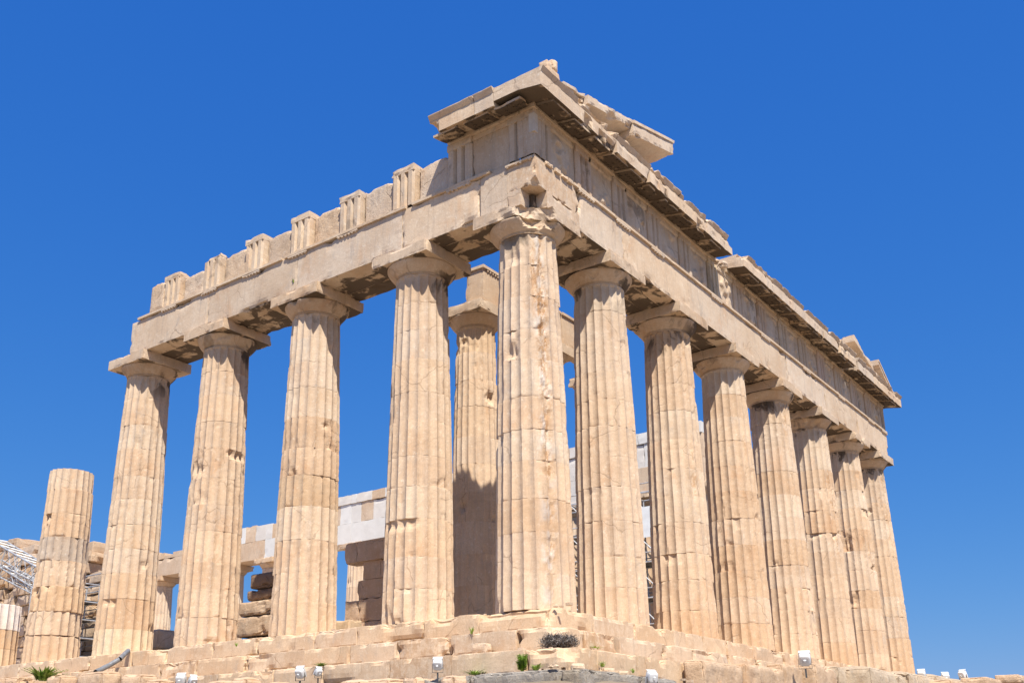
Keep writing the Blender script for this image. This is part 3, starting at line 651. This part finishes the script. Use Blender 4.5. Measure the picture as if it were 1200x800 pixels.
# ------------------------------------------------------------------ far (north) colonnade
N_ = empty('far_colonnade', (0, 0, 0)); tag(N_, 'far colonnade whose beam mixes beige and new white marble blocks', 'colonnade')
for i in range(2, 15):
    column(N_, W_-IN, FY[i], seed=200+i, nd=9, quality=0, soot=.3)
mb = MB(); mb2 = MB()
for i in range(2, 14):
    a, b = FY[i], FY[i+1]
    for (z0, z1, seg, outp) in ((H0, HA, b-a, 0), (HA+.01, 13.12, 1.15, .03), (13.13, 13.75, 1.3, -.05)):
        if a > 37 and z0 > 13: continue
        if a > 50 and z0 > 11: zt_ = 12.6
        y = a
        while y < b-.05:
            ln = min(seg*rnd.uniform(.9, 1.1) if seg < 2 else seg, b-y); 
            if b-y-ln < .3: ln = b-y
            new = rnd.random() < (.6 if a < 45 else .15); z1_ = z1
            if z0 > 11 and a > 37: z1_ = z1-rnd.uniform(.05, .35)
            if z0 > 11 and a > 50: z1_ = 12.3+rnd.uniform(-.3, .2)
            mb.box((28.975+outp, y+.006, z0), (30.6, y+ln-.006, z1_), .35, .03, .16 if a > 37 else .04, .02 if a > 37 else .004, 2800+int(y*13+z0), rt(.05), (0, 0, rnd.uniform(.7, 1) if new else 0), soot=0)
            y += ln
mb.box((28.98, 38.2, 13.13), (30.2, 39.4, 13.9), .3, .03, .05, .004, 5, (1, 1, 1), (0, 0, .8))
mb.build('entablature', MARBLE, N_)

# ------------------------------------------------------------------ cella wall remains
def ashlar(mb, x0, x1, y0, y1, z0, topf, courses=.52, sd=0, jag=.25, marks=(.05, .03, 0), res=.2, bl=1.2, rag=.0):
    z = z0; k = 0
    while True:
        zt = z+courses; y = y0+(rnd.uniform(0, .5) if k % 2 else 0)*0; anyb = False
        while y < y1-.05:
            ln = bl*rnd.uniform(.75, 1.3); yb = min(y+ln, y1)
            if y1-yb < .3: yb = y1
            if topf((y+yb)/2) > z+courses*.4:
                anyb = True; o = rnd.uniform(-rag, rag)
                mb.box((x0+o, y+.004, z+.003), (x1, yb-.004, zt-.003), res, .04, .12+rag*.6, .012+rag*.15, sd+k*31+int(y*3), rt(.09, .06), (marks[0], marks[1], 1*(rnd.random() < .06)), round_=.012+rag*.08)
            y = yb
        z = zt; k += 1
        if not anyb or k > 60: break
WS = empty('cella_wall_stub', (3.7, 9.0, 0)); tag(WS, 'shaded stub of inner wall seen between second and third columns left of the corner', 'ruined wall')
mb = MB(); 
for (y1, z0, z1, x0) in ((10.5, 0, .75, 3.70), (10.05, .755, 1.45, 3.75), (9.6, 1.455, 2.05, 3.80), (9.35, 2.055, 2.62, 3.78), (10.1, 2.625, 3.27, 3.70)):
    y = 7.2
    while y < y1-.1:
        yb = min(y+1.25*rnd.uniform(.9, 1.15), y1)
        if y1-yb < .4: yb = y1
        mb.box((x0-3.7, y+.004-9, z0), (.68, yb-.004-9, z1-.004), .12, .04, .16, .015, int(y*17+z0*5), (1.08, 1.0, .96), (.1, .1, 0)); y = yb
mb.build('wall_blocks', ROUGH, WS)

SP = []
def stone_thing(name, lo, hi, label, cat, sd, mat=ROUGH, tint=(1, 1, 1), res=.08, bite=.25, rough=.03, rnd_=.08, rot=0, group=None, marks=(.1, .05, 0)):
    c = ((lo[0]+hi[0])/2, (lo[1]+hi[1])/2, lo[2]); mb = MB()
    h = ((hi[0]-lo[0])/2, (hi[1]-lo[1])/2, hi[2]-lo[2])
    mb.box((-h[0], -h[1], 0), (h[0], h[1], h[2]), res, .05, bite, rough, sd, tint, marks, round_=rnd_)
    o = mb.build(name, mat); o.location = c; o.rotation_euler.z = rot; tag(o, label, cat, group); return o
# pile of big blocks between third and fourth columns
gp = 'loose marble blocks stacked inside the colonnade'
stone_thing('marble_block', (3.42, 12.2, 0), (4.35, 15.0, .62), 'broad stone slab at the very foot of the block pile inside the colonnade', 'stone block', 31, group=gp, tint=(.7, .66, .64))
stone_thing('marble_block', (3.45, 12.2, .66), (4.35, 14.95, 1.31), 'big rough marble block low in the pile inside the colonnade, half sunlit', 'stone block', 32, group=gp, rnd_=.035, bite=.45)
stone_thing('marble_block', (3.42, 12.2, 1.34), (4.35, 14.8, 1.80), 'chipped tan block second from the bottom in the pile inside the colonnade', 'stone block', 33, group=gp, rnd_=.03, bite=.4)
stone_thing('marble_block', (3.5, 12.2, 1.83), (4.3, 14.5, 2.19), 'block second from the top of the pile inside the colonnade, tinted dark for shade', 'stone block', 34, group=gp, tint=(.5, .45, .44), rnd_=.04)  # dark tint paints in the shadow of the architrave
stone_thing('marble_block', (3.45, 12.1, 2.21), (4.3, 14.38, 2.75), 'rounded block lying on top of the pile inside the colonnade, tinted dark for shade', 'stone block', 35, group=gp, tint=(.5, .45, .44), rnd_=.07)  # same architrave shadow, darkened into the block's tint
stone_thing('marble_block', (2.2, 8.35, 0), (2.75, 9.05, .62), 'small pale squared block on the floor beside the third column left of the corner', 'stone block', 36, bite=.06, rough=.008, rnd_=.01, mat=MARBLE, tint=(1.05, 1.05, 1.0))
stone_thing('marble_block', (1.9, 7.6, 0), (2.6, 8.3, .16), 'flat stone chip lying on the floor beside the small squared block', 'stone block', 37)
stone_thing('marble_block', (2.3, 24.5, 0), (3.4, 26.4, .85), 'squared tan block lower of two behind the broken column', 'stone block', 38, mat=MARBLE, group='pair of blocks behind the broken column')
stone_thing('marble_block', (2.35, 24.3, .86), (3.3, 26.0, 1.62), 'squared tan block stacked upper of two behind the broken column', 'stone block', 39, mat=MARBLE, group='pair of blocks behind the broken column')
stone_thing('marble_block', (4.4, 20.5, .68), (5.4, 21.7, 1.5), 'pinkish rough block standing behind the fifth column of the flank', 'stone block', 40)

# rubble wall of the west part
RW = empty('rubble_wall', (0, 0, 0)); tag(RW, 'high ragged wall of coursed rubble and blocks behind the broken column at left', 'ruined wall')
def topf(y): return 5.3+.16*(y-26.5)+.5*math.sin(y*1.7)*.5+.35*math.sin(y*4.1) if y > 27.3 else 4.6
mb = MB(); ashlar(mb, 5.6, 7.0, 26.4, 56, .68, topf, .48, 3000, res=.3, bl=.95, rag=.14); mb.build('wall_blocks', ROUGH, RW)
mb = MB(); ashlar(mb, 6.9, 8.2, 26.8, 56, .68, lambda y: topf(y)-.9, .48, 3300, res=.45, bl=1.3, rag=.08); mb.build('wall_backing', ROUGH, RW)

# ------------------------------------------------------------------ crane girder and scaffolds
def lattice(name, label, cat, p0, p1, w, nseg, r=.05, up=(0, 0, 1)):
    p0 = Vector(p0); p1 = Vector(p1); root = empty(name, p0); d = (p1-p0); L = d.length; d.normalize(); s_ = d.cross(Vector(up)).normalized(); u = s_.cross(d).normalized()
    offs = [(-.5*w, -.5*w), (.5*w, -.5*w), (.5*w, .5*w), (-.5*w, .5*w)]
    def pt(k, t): return d*(L*t)+s_*offs[k][0]+u*offs[k][1]
    for k in range(4): mb = MB(); mb.tube(pt(k, 0), pt(k, 1), r*1.5, 8); mb.build('chord', STEEL, root)
    mb = MB()
    for i in range(nseg):
        a, b = i/nseg, (i+1)/nseg
        for k in range(4):
            k2 = (k+1) % 4; mb.tube(pt(k, a), pt(k2, b) if i % 2 else pt(k2, a), r*.8, 6); mb.tube(pt(k2 if i % 2 else k, a), pt(k if i % 2 else k2, b), r*.8, 6)
    mb.build('bracing', STEEL, root); tag(root, label, cat); return root
lattice('crane_girder', 'white steel lattice girder slanting in front of the rubble wall', 'crane', (4.6, 33.8, 6.15), (4.6, 26.8, 3.3), .85, 9, .028)
lattice('crane_girder', 'thin lattice girder below the larger white one by the rubble wall', 'crane', (4.4, 32.2, 4.9), (4.5, 27.2, 3.1), .5, 8, .022)
def scaffold(name, label, x0, x1, y0, y1, z0, z1, nx, ny, nz, r=.028, sheet=None):
    root = empty(name, (x0, y0, z0)); X = np.linspace(0, x1-x0, nx+1); Y = np.linspace(0, y1-y0, ny+1); Z = np.linspace(0, z1-z0, nz+1)
    mb = MB()
    for x in X:
        for y in Y: mb.tube((x, y, 0), (x, y, Z[-1]), r)
    mb.build('standards', STEEL, root); mb = MB()
    for z in Z[1:]:
        for y in Y: mb.tube((0, y, z), (X[-1], y, z), r)
        for x in X:
            mb.tube((x, 0, z), (x, Y[-1], z), r); mb.tube((x, 0, z+.5), (x, Y[-1], z+.5), r*.8)
    for j in range(ny):
        for k in range(nz): mb.tube((0, Y[j], Z[k]), (0, Y[j+1], Z[k+1]), r*.8)
    mb.build('ledgers', STEEL, root); mb = MB()
    for z in Z[1:-1]: mb.sbox((0, 0, z+.03), (X[-1], Y[-1], z+.07))
    mb.build('deck_boards', DARKMETAL, root)
    tag(root, label, 'scaffold'); return root
scaffold('scaffold', 'steel scaffold glimpsed between the broken column and its neighbour', 3.6, 5.0, 25.6, 28.4, .0, 3.7, 1, 3, 5, .03)
sc = scaffold('scaffold', 'dark scaffold with white sheeting behind second and third columns right of the corner', 26.6, 28.2, 10.5, 19.5, .68, 9.7, 1, 5, 5, .04)
for (a, b, z0, z1) in ((0.1, 3.9, 7.35, 8.95), (5.6, 8.9, 7.35, 8.95)):
    mb = MB(); mb.box((-.06, a, z0-.68), (-.03, b, z1-.68), .3, 0, 0, .02, 9); mb.build('sheet', CLOTH, sc)

# ------------------------------------------------------------------ things at the foot
CAMP = Vector((CX, CY, CZ))
def floodlight(x, y, z, yaw, tilt, label, s=1.0, gz=None):
    root = empty('floodlight', (x, y, z)); root.rotation_euler = (0, 0, yaw); root.scale = (s, s, s); rot = Euler((tilt, 0, 0)).to_matrix(); c0 = np.array([0, 0, .34])
    def tr(mb):
        for v in mb.V: v[:] = (np.array(rot)@v.T).T+c0
    # housing: tapered rounded shell, face toward +y
    mb = MB(); prof = [(0, -.17), (.12, -.172), (.165, -.16), (.19, -.12), (.205, .02), (.212, .12), (.20, .125)]
    n = 28; a = np.linspace(0, 2*np.pi, n+1)
    def sq(an): c, s_ = np.cos(an), np.sin(an); k = 1/np.maximum(np.abs(c)**4+np.abs(s_)**4, 1e-6)**.25; return c*k, s_*k*1.12
    A, I = np.meshgrid(a, np.arange(len(prof)), indexing='ij'); pr = np.array(prof); sc_, ss_ = sq(A.ravel()); R = pr[I.ravel(), 0]; D = pr[I.ravel(), 1]
    P = np.stack([sc_*R, D, ss_*R], 1); mb.add(P, grid_idx(n+1, len(prof), 0)); tr(mb); mb.build('housing', WHITE, root, smooth=False)
    mb = MB(); mb.sbox((-.17, .119, -.14), (.17, .127, .14)); tr(mb); mb.build('lens', GLASS, root)
    mb = MB(); mb.sbox((-.20, .10, .235), (.20, .20, .245)); mb.sbox((-.21, .05, -.235), (.21, .09, .235)); mb.sbox((-.045, -.23, -.05), (.045, -.165, .05)); tr(mb); mb.build('visor', WHITE, root)
    mb = MB(); mb.sbox((-.232, -.02, .02), (-.22, .02, .36)); mb.sbox((.22, -.02, .02), (.232, .02, .36)); mb.sbox((-.232, -.02, .005), (.232, .02, .02)); mb.sbox((-.03, -.03, -.30), (.03, .03, .005)); mb.build('bracket', DARKMETAL, root)
    mb = MB(); mb.sbox((-.012-.07, -.172, -.02), (.07, -.168, -.005)); tr(mb); mb.build('maker_plate', PIPE, root)
    tag(root, label, 'floodlight', 'white floodlights at the foot of the temple'); return root

def on_pix(px, py, axis, val):
    k = dv+R2*(px-600-SX)/FPX-U2*(py-400-SY)/FPX; o = np.array([CX, CY, CZ]); t = (val-o[axis])/k[axis]; return o+t*k
def fl_at(px, py, axis, val, s, yaw, tilt, label):
    p = on_pix(px, py, axis, val); z = p[2]-.34*s*.82; floodlight(p[0], p[1], z, yaw, tilt, label, s*.82)
# lamp heads point up at the temple; the camera sees their white backs
q = math.radians
fl_at(352, 788, 0, -2.1, .66, q(-75), q(35), 'upright white floodlight on the lowest step below the third column left of the corner')
fl_at(373, 787, 0, -2.0, .50, q(-10), q(40), 'smaller white floodlight turned sideways close beside the upright one')
fl_at(513, 778, 0, -2.2, .62, q(-60), q(35), 'white floodlight centred below the gap left of the corner column')
fl_at(764, 793, 1, -3.0, .62, q(-30), q(20), 'white floodlight with a dark mark below the second column right of the corner')
fl_at(943, 772, 1, -2.4, .95, q(-70), q(30), 'large white floodlight on a dark stand by the eroded rock right of centre')
fl_at(1080, 790, 1, -3.0, .78, q(-80), q(30), 'white floodlight just right of the last column of the front')
fl_at(1108, 793, 1, -3.0, .80, q(-60), q(25), 'middle one of three small floodlights against the sky at lower right')
fl_at(1128, 790, 1, -3.1, .84, q(-110), q(25), 'rightmost white floodlight against the sky')
fl_at(212, 796, 0, -2.0, .75, q(-60), q(25), 'white floodlight half cut off below the fourth column left of the corner')
fl_at(226, 797, 0, -2.0, .6, q(-10), q(40), 'small sideways floodlight cut off at the bottom edge beside another')

def rock_at(px, py, axis, val, size, label, sd, mat=ROCK, tint=(1, 1, 1), rot=0, name='rock', bite=.35, rnd_=.1, down=None):
    p = on_pix(px, py, axis, val); zt = p[2]; zb = zt-size[2]
    return stone_thing(name, (p[0]-size[0]/2, p[1]-size[1]/2, zb), (p[0]+size[0]/2, p[1]+size[1]/2, zt), label, 'rock', sd, mat, tint, .07, bite, .03, rnd_, rot)
# grey foundation ledge in front of the corner
FL = MB()
for i, (lo, hi) in enumerate((((-2.35, -1.7, -2.3), (-1.43, .4, -1.59)), ((-2.3, .41, -2.3), (-1.43, 1.75, -1.60)), ((-2.3, -2.35, -2.3), (-.2, -1.72, -1.62)), ((-.19, -2.3, -2.3), (1.6, -1.43, -1.63)), ((-1.42, -1.71, -2.3), (-.2, -1.43, -1.625)))):
    FL.box(lo, hi, .08, .08, .25, .035, 3500+i, rt(.08), (0, .1, 0), round_=.05)
o = FL.build('foundation_ledge', GREYROCK); tag(o, 'grey weathered foundation ledge below the corner of the steps', 'ledge')
# rough foundation blocks along the east side
labs = ['rough tan foundation block nearest the corner below the second column right of it', 'wide rough foundation block split by a crack right of the nearest one', 'low rough block between the wide foundation block and the large floodlight', 'pitted foundation block just under the large floodlight']
for i, (x0, x1, zt, yo) in enumerate(((3.55, 5.9, -1.04, -2.0), (5.95, 8.6, -.98, -2.05), (8.65, 10.3, -.80, -1.95), (10.35, 12.2, -.72, -2.3))):
    stone_thing('foundation_block', (x0, yo, -2.2), (x1, -1.42, zt), labs[i], 'stone block', 3600+i, ROUGH, (.97, .93, .88), .07, .25, .04, .06, group='rough foundation blocks along the front')
# eroded bedrock strata
labs = ['eroded layered rock right of the large floodlight', 'flat rock shelf in front of the last front columns', 'weathered rock hump near the far end of the steps', 'low rock sloping down to the right under the last column', 'small slab of rock leaning on the eroded shelf', 'pale rock lump beside the large floodlight stand']
for i, (x, y, sx_, sy_, zt) in enumerate(((14.2, -2.3, 3.0, 1.8, -.62), (17.5, -2.5, 3.6, 2.0, -.62), (21.5, -2.4, 4.0, 2.0, -.50), (26.0, -2.3, 5.0, 2.0, -.45), (15.8, -2.9, 1.4, .9, -.72), (12.6, -2.0, 1.0, .9, -.60))):
    stone_thing('rock', (x-sx_/2, y-sy_/2, -2.3), (x+sx_/2, y+sy_/2, zt), labs[i], 'rock', 3700+i, ROCK, (1.02, .97, .90), .12, .45, .07, .22)
# slabs at lower right
for i, (px, py, sx_, lb) in enumerate(((1150, 795, 2.6, 'long flat slab at lower right under the sky'), (1184, 791, 1.6, 'higher squared slab cut by the right edge of the view'), (1110, 799, 3.2, 'low slab carrying the small floodlights at lower right'))):
    p = on_pix(px, py, 1, -3.6); stone_thing('stone_slab', (p[0]-sx_/2, -4.1, p[2]-.35), (p[0]+sx_/2, -3.1, p[2]), lb, 'slab', 3800+i, ROUGH, (1.05, 1.0, .95), .1, .1, .02, .03)
mb = MB()
# small pale boulders and chips along the foot of the south side
rb = [(20, 792, 1.3, .55), (75, 790, .9, .5), (118, 786, 1.5, .45), (165, 788, 1.0, .4), (190, 795, .7, .3), (262, 796, .8, .35), (290, 792, .7, .4), (330, 797, .6, .35), (420, 795, .8, .3), (450, 794, 1.1, .28), (492, 789, .55, .4), (536, 789, .5, .25), (580, 794, .5, .2)]
names = ['grey tan', 'flat topped', 'long low', 'square edged', 'small cracked', 'rounded', 'blocky', 'tiny pale', 'pale flattened', 'long whitish', 'stubby upright', 'pinkish', 'narrow']
where = ['at the lower left corner of the view', 'right beside the bright green plant', 'below the grey pipe', 'right of the grey pipe', 'left of the cut off floodlight', 'right of the cut off floodlights', 'midway between the floodlight pairs', 'just left of the upright floodlight', 'below the grass tuft on the step', 'on the lowest step left of the centre floodlight', 'touching the centre floodlight on its left', 'touching the centre floodlight on its right', 'at the start of the grey ledge']
for i, (px, py, sz, h) in enumerate(rb):
    xx = -2.0-.15*(i % 3); p = on_pix(px, py, 0, xx)
    stone_thing('rock', (xx-.4, p[1]-sz/2, p[2]-h-.25), (xx+.35, p[1]+sz/2, p[2]), names[i]+' rock '+where[i], 'rock', 3900+i, ROUGH, (1.06, 1.0, .95) if i > 6 else (.98, .92, .86), .07, .3, .035, .12, rot=rnd.uniform(-.15, .15))
for i, (px, py, sz, lb) in enumerate(((650, 781, .22, 'white stone chip left of two on the grey ledge'), (662, 780, .2, 'white stone chip in the middle of the grey ledge'), (678, 779, .34, 'broad pale chip on the grey ledge below the dark bush'), (712, 786, .3, 'flat pale chip at the right end of the grey ledge'), (728, 787, .26, 'last pale chip on the ledge left of the floodlight'))):
    p = on_pix(px, py, 1, -1.62); stone_thing('stone_chip', (p[0]-sz/2, -1.75, -1.60), (p[0]+sz/2, -1.45, -1.60+sz*.45), lb, 'stone chip', 4000+i, ROUGH, (1.2, 1.22, 1.2), .05, .2, .03, .05, rot=.3*i)
# pointed slab leaning on the second step
stone_thing('marble_block', (-1.05, .95, -1.075), (-.74, 1.45, -.80), 'small pale broken wedge lying on the second step left of the dark bush', 'stone block', 4020, ROUGH, (1.1, 1.08, 1.05), .05, .3, .02, .08)

# pipe
mb = MB(); pts = [on_pix(150, 762, 0, -.05), on_pix(140, 772, 0, -.75), on_pix(128, 779, 0, -1.0), on_pix(112, 787, 0, -1.6)]
for i in range(3): mb.tube(pts[i], pts[i+1], .075, 10)
tag(mb.build('drain_pipe', PIPE, smooth=True), 'dark grey pipe lying slanted over the steps at left', 'pipe')

# ------------------------------------------------------------------ plants
def tuft(p, h, n, spread, label, name='grass_tuft', mat=LEAF, cat='weed', sd=0, broad=.012, curve=.6, leafy=False):
    r_ = random.Random(sd); mb = MB()
    for i in range(n):
        a = r_.uniform(0, 2*math.pi); L = h*r_.uniform(.5, 1.1); lean = r_.uniform(.1, 1.0)*spread; w_ = broad*r_.uniform(.6, 1.4); d = np.array([math.cos(a), math.sin(a), 0]); s_ = np.array([-d[1], d[0], 0])
        b0 = d*r_.uniform(0, .25)*spread; V = []
        for k in range(6):
            t = k/5; c = b0+d*lean*t**1.4+np.array([0, 0, L*(t-curve*.35*t*t)]); ww = w_*(1-t**2)*(1.0 if not leafy else 1+2*math.sin(math.pi*t)); V += [c-s_*ww, c+s_*ww]
        mb.add(np.array(V), grid_idx(6, 2, 0))
        if leafy:
            for k in range(9):
                t = (k+1)/10; c = b0+d*lean*t**1.4+np.array([0, 0, L*(t-curve*.35*t*t)])
                for sg in (-1, 1):
                    tip = c+s_*sg*h*.22*(1-t*.7)+d*.05+np.array([0, 0, .02]); m1 = (c+tip)/2; mb.add(np.array([c, m1+d*.02, tip, m1-d*.02]), np.array([[0, 1, 2, 3]]))
    o = mb.build(name, mat); o.location = p; tag(o, label, cat); return o
tuft(on_pix(50, 797, 0, -1.9),   .50, 60, .75, 'bright green leafy plant growing by the steps at lower left', 'leafy_plant', LEAF, 'plant', 1, .02, .6, True)
tuft(on_pix(612, 786, 1, -1.5), .34, 45, .10, 'pointed dark green plant in the crack of the lowest step', 'leafy_plant', LEAF, 'plant', 2, .014, .3, True)
tuft(on_pix(628, 785, 1, -1.5), .16, 60, .2, 'round green weed right of the pointed plant', 'weed', LEAF, 'weed', 3, .012)
tuft(on_pix(556, 790, 0, -1.6), .13, 90, .42, 'wide low tuft of grass at the foot of the lowest step', 'grass_tuft', LEAF, 'grass tuft', 4)
tuft(on_pix(376, 780, 0, -1.3), .10, 80, .30, 'yellow green grass tuft on the step beside the upright floodlight', 'grass_tuft', LEAF, 'grass tuft', 5)
tuft(on_pix(553, 742, 0, -.72), .20, 22, .14, 'sparse spiky weed on the second step left of the corner', 'weed', LEAF, 'weed', 6, .008)
tuft(on_pix(277, 757, 0, -.72), .16, 30, .08, 'thin green weed in a joint below the third column left', 'weed', LEAF, 'weed', 7, .008)
tuft(on_pix(706, 781, 1, -1.5), .15, 40, .16, 'small weed on the grey ledge right of the dark bush', 'weed', LEAF, 'weed', 8, .008)
tuft(on_pix(742, 788, 1, -1.5), .14, 26, .10, 'tiny weed left of the floodlight with a dark mark', 'weed', LEAF, 'weed', 9, .008)
tuft(on_pix(698, 760, 1, -.75), .08, 50, .3, 'faint line of moss on the second step right of the bush', 'weed', LEAF, 'weed', 10, .008)
tuft(on_pix(344, 331, 0, .12), .16, 16, .07, 'little green weed sprouting from the beam above the third column', 'weed', LEAF, 'weed', 11, .015)
def bush(p, rx, ry, rz, n, label, sd):
    r_ = random.Random(sd); mb = MB()
    for i in range(n):
        while True:
            q_ = np.array([r_.uniform(-1, 1) for _ in range(3)])
            if q_@q_ < .45+.55*(math.sin(q_[0]*9+q_[1]*7)*.5+.5): break
        c = q_*np.array([rx, ry, rz])+np.array([0, 0, rz]); d = np.array([r_.uniform(-1, 1), r_.uniform(-1, 1), r_.uniform(-.3, 1.2)]); d /= np.linalg.norm(d); L = r_.uniform(.05, .16); w_ = np.cross(d, [r_.uniform(-1, 1), r_.uniform(-1, 1), 1.0]); w_ = w_/np.linalg.norm(w_)*r_.uniform(.003, .012)
        mb.add(np.array([c-w_, c+w_, c+d*L+w_*.3, c+d*L-w_*.3]), np.array([[0, 1, 2, 3]]))
    o = mb.build('dry_bush', DRY); o.location = p; return tag(o, label, 'bush')
bush((-.66, -.70, -1.09), .50, .42, .17, 2300, 'dark dry bush of dead stems on the second step at the corner', 12)

# ------------------------------------------------------------------ entablature marble is paler than the shafts
for o in T.children:
    if o.name.split('.')[0] in ('architrave_beam', 'taenia', 'broken_taenia', 'regula', 'triglyph', 'metope', 'cornice_block', 'raking_cornice', 'frieze_backing', 'bed_moulding', 'cornice_bedding', 'tympanum_block'): o.color = (1.04, 1.075, 1.12, 1)
# small loose stones lying on the treads and ledges
mb = MB(); rr = random.Random(77)
for i in range(230):
    k = rr.choice([0, 1, 1, 2, 2, 2, 2]); out = (-.35, -1.05, -1.85)[k] if k else .28; out += rr.uniform(-.25, .25)*(1 if k else .3); zt = (0.0, -.55, -1.07, )[k] if k < 2 else (-1.07 if out > -1.38 else -1.6)
    if k == 1: zt = -.55 if out > -.68 else -1.07
    if k == 0: zt = 0.0
    t_ = rr.uniform(-1.2, 20); x, y = (out, t_) if rr.random() < .6 else (t_, out); sz = rr.uniform(.02, .075)
    mb.box((x-sz, y-sz*rr.uniform(.6, 1.3), zt-.01), (x+sz, y+sz, zt+sz*rr.uniform(.5, 1.1)), .05, .04, .1, .02, 5000+i, (rr.uniform(.95, 1.15),)*3, round_=.012)
tag(mb.build('rubble', ROUGH), kind='stuff')

for m in bpy.data.meshes:
    if len(m.polygons) > 200000: print('BIG', m.name, len(m.polygons))
print('objects', len(bpy.data.objects), 'polys', sum(len(o.data.polygons) for o in bpy.data.objects if o.type == 'MESH'))
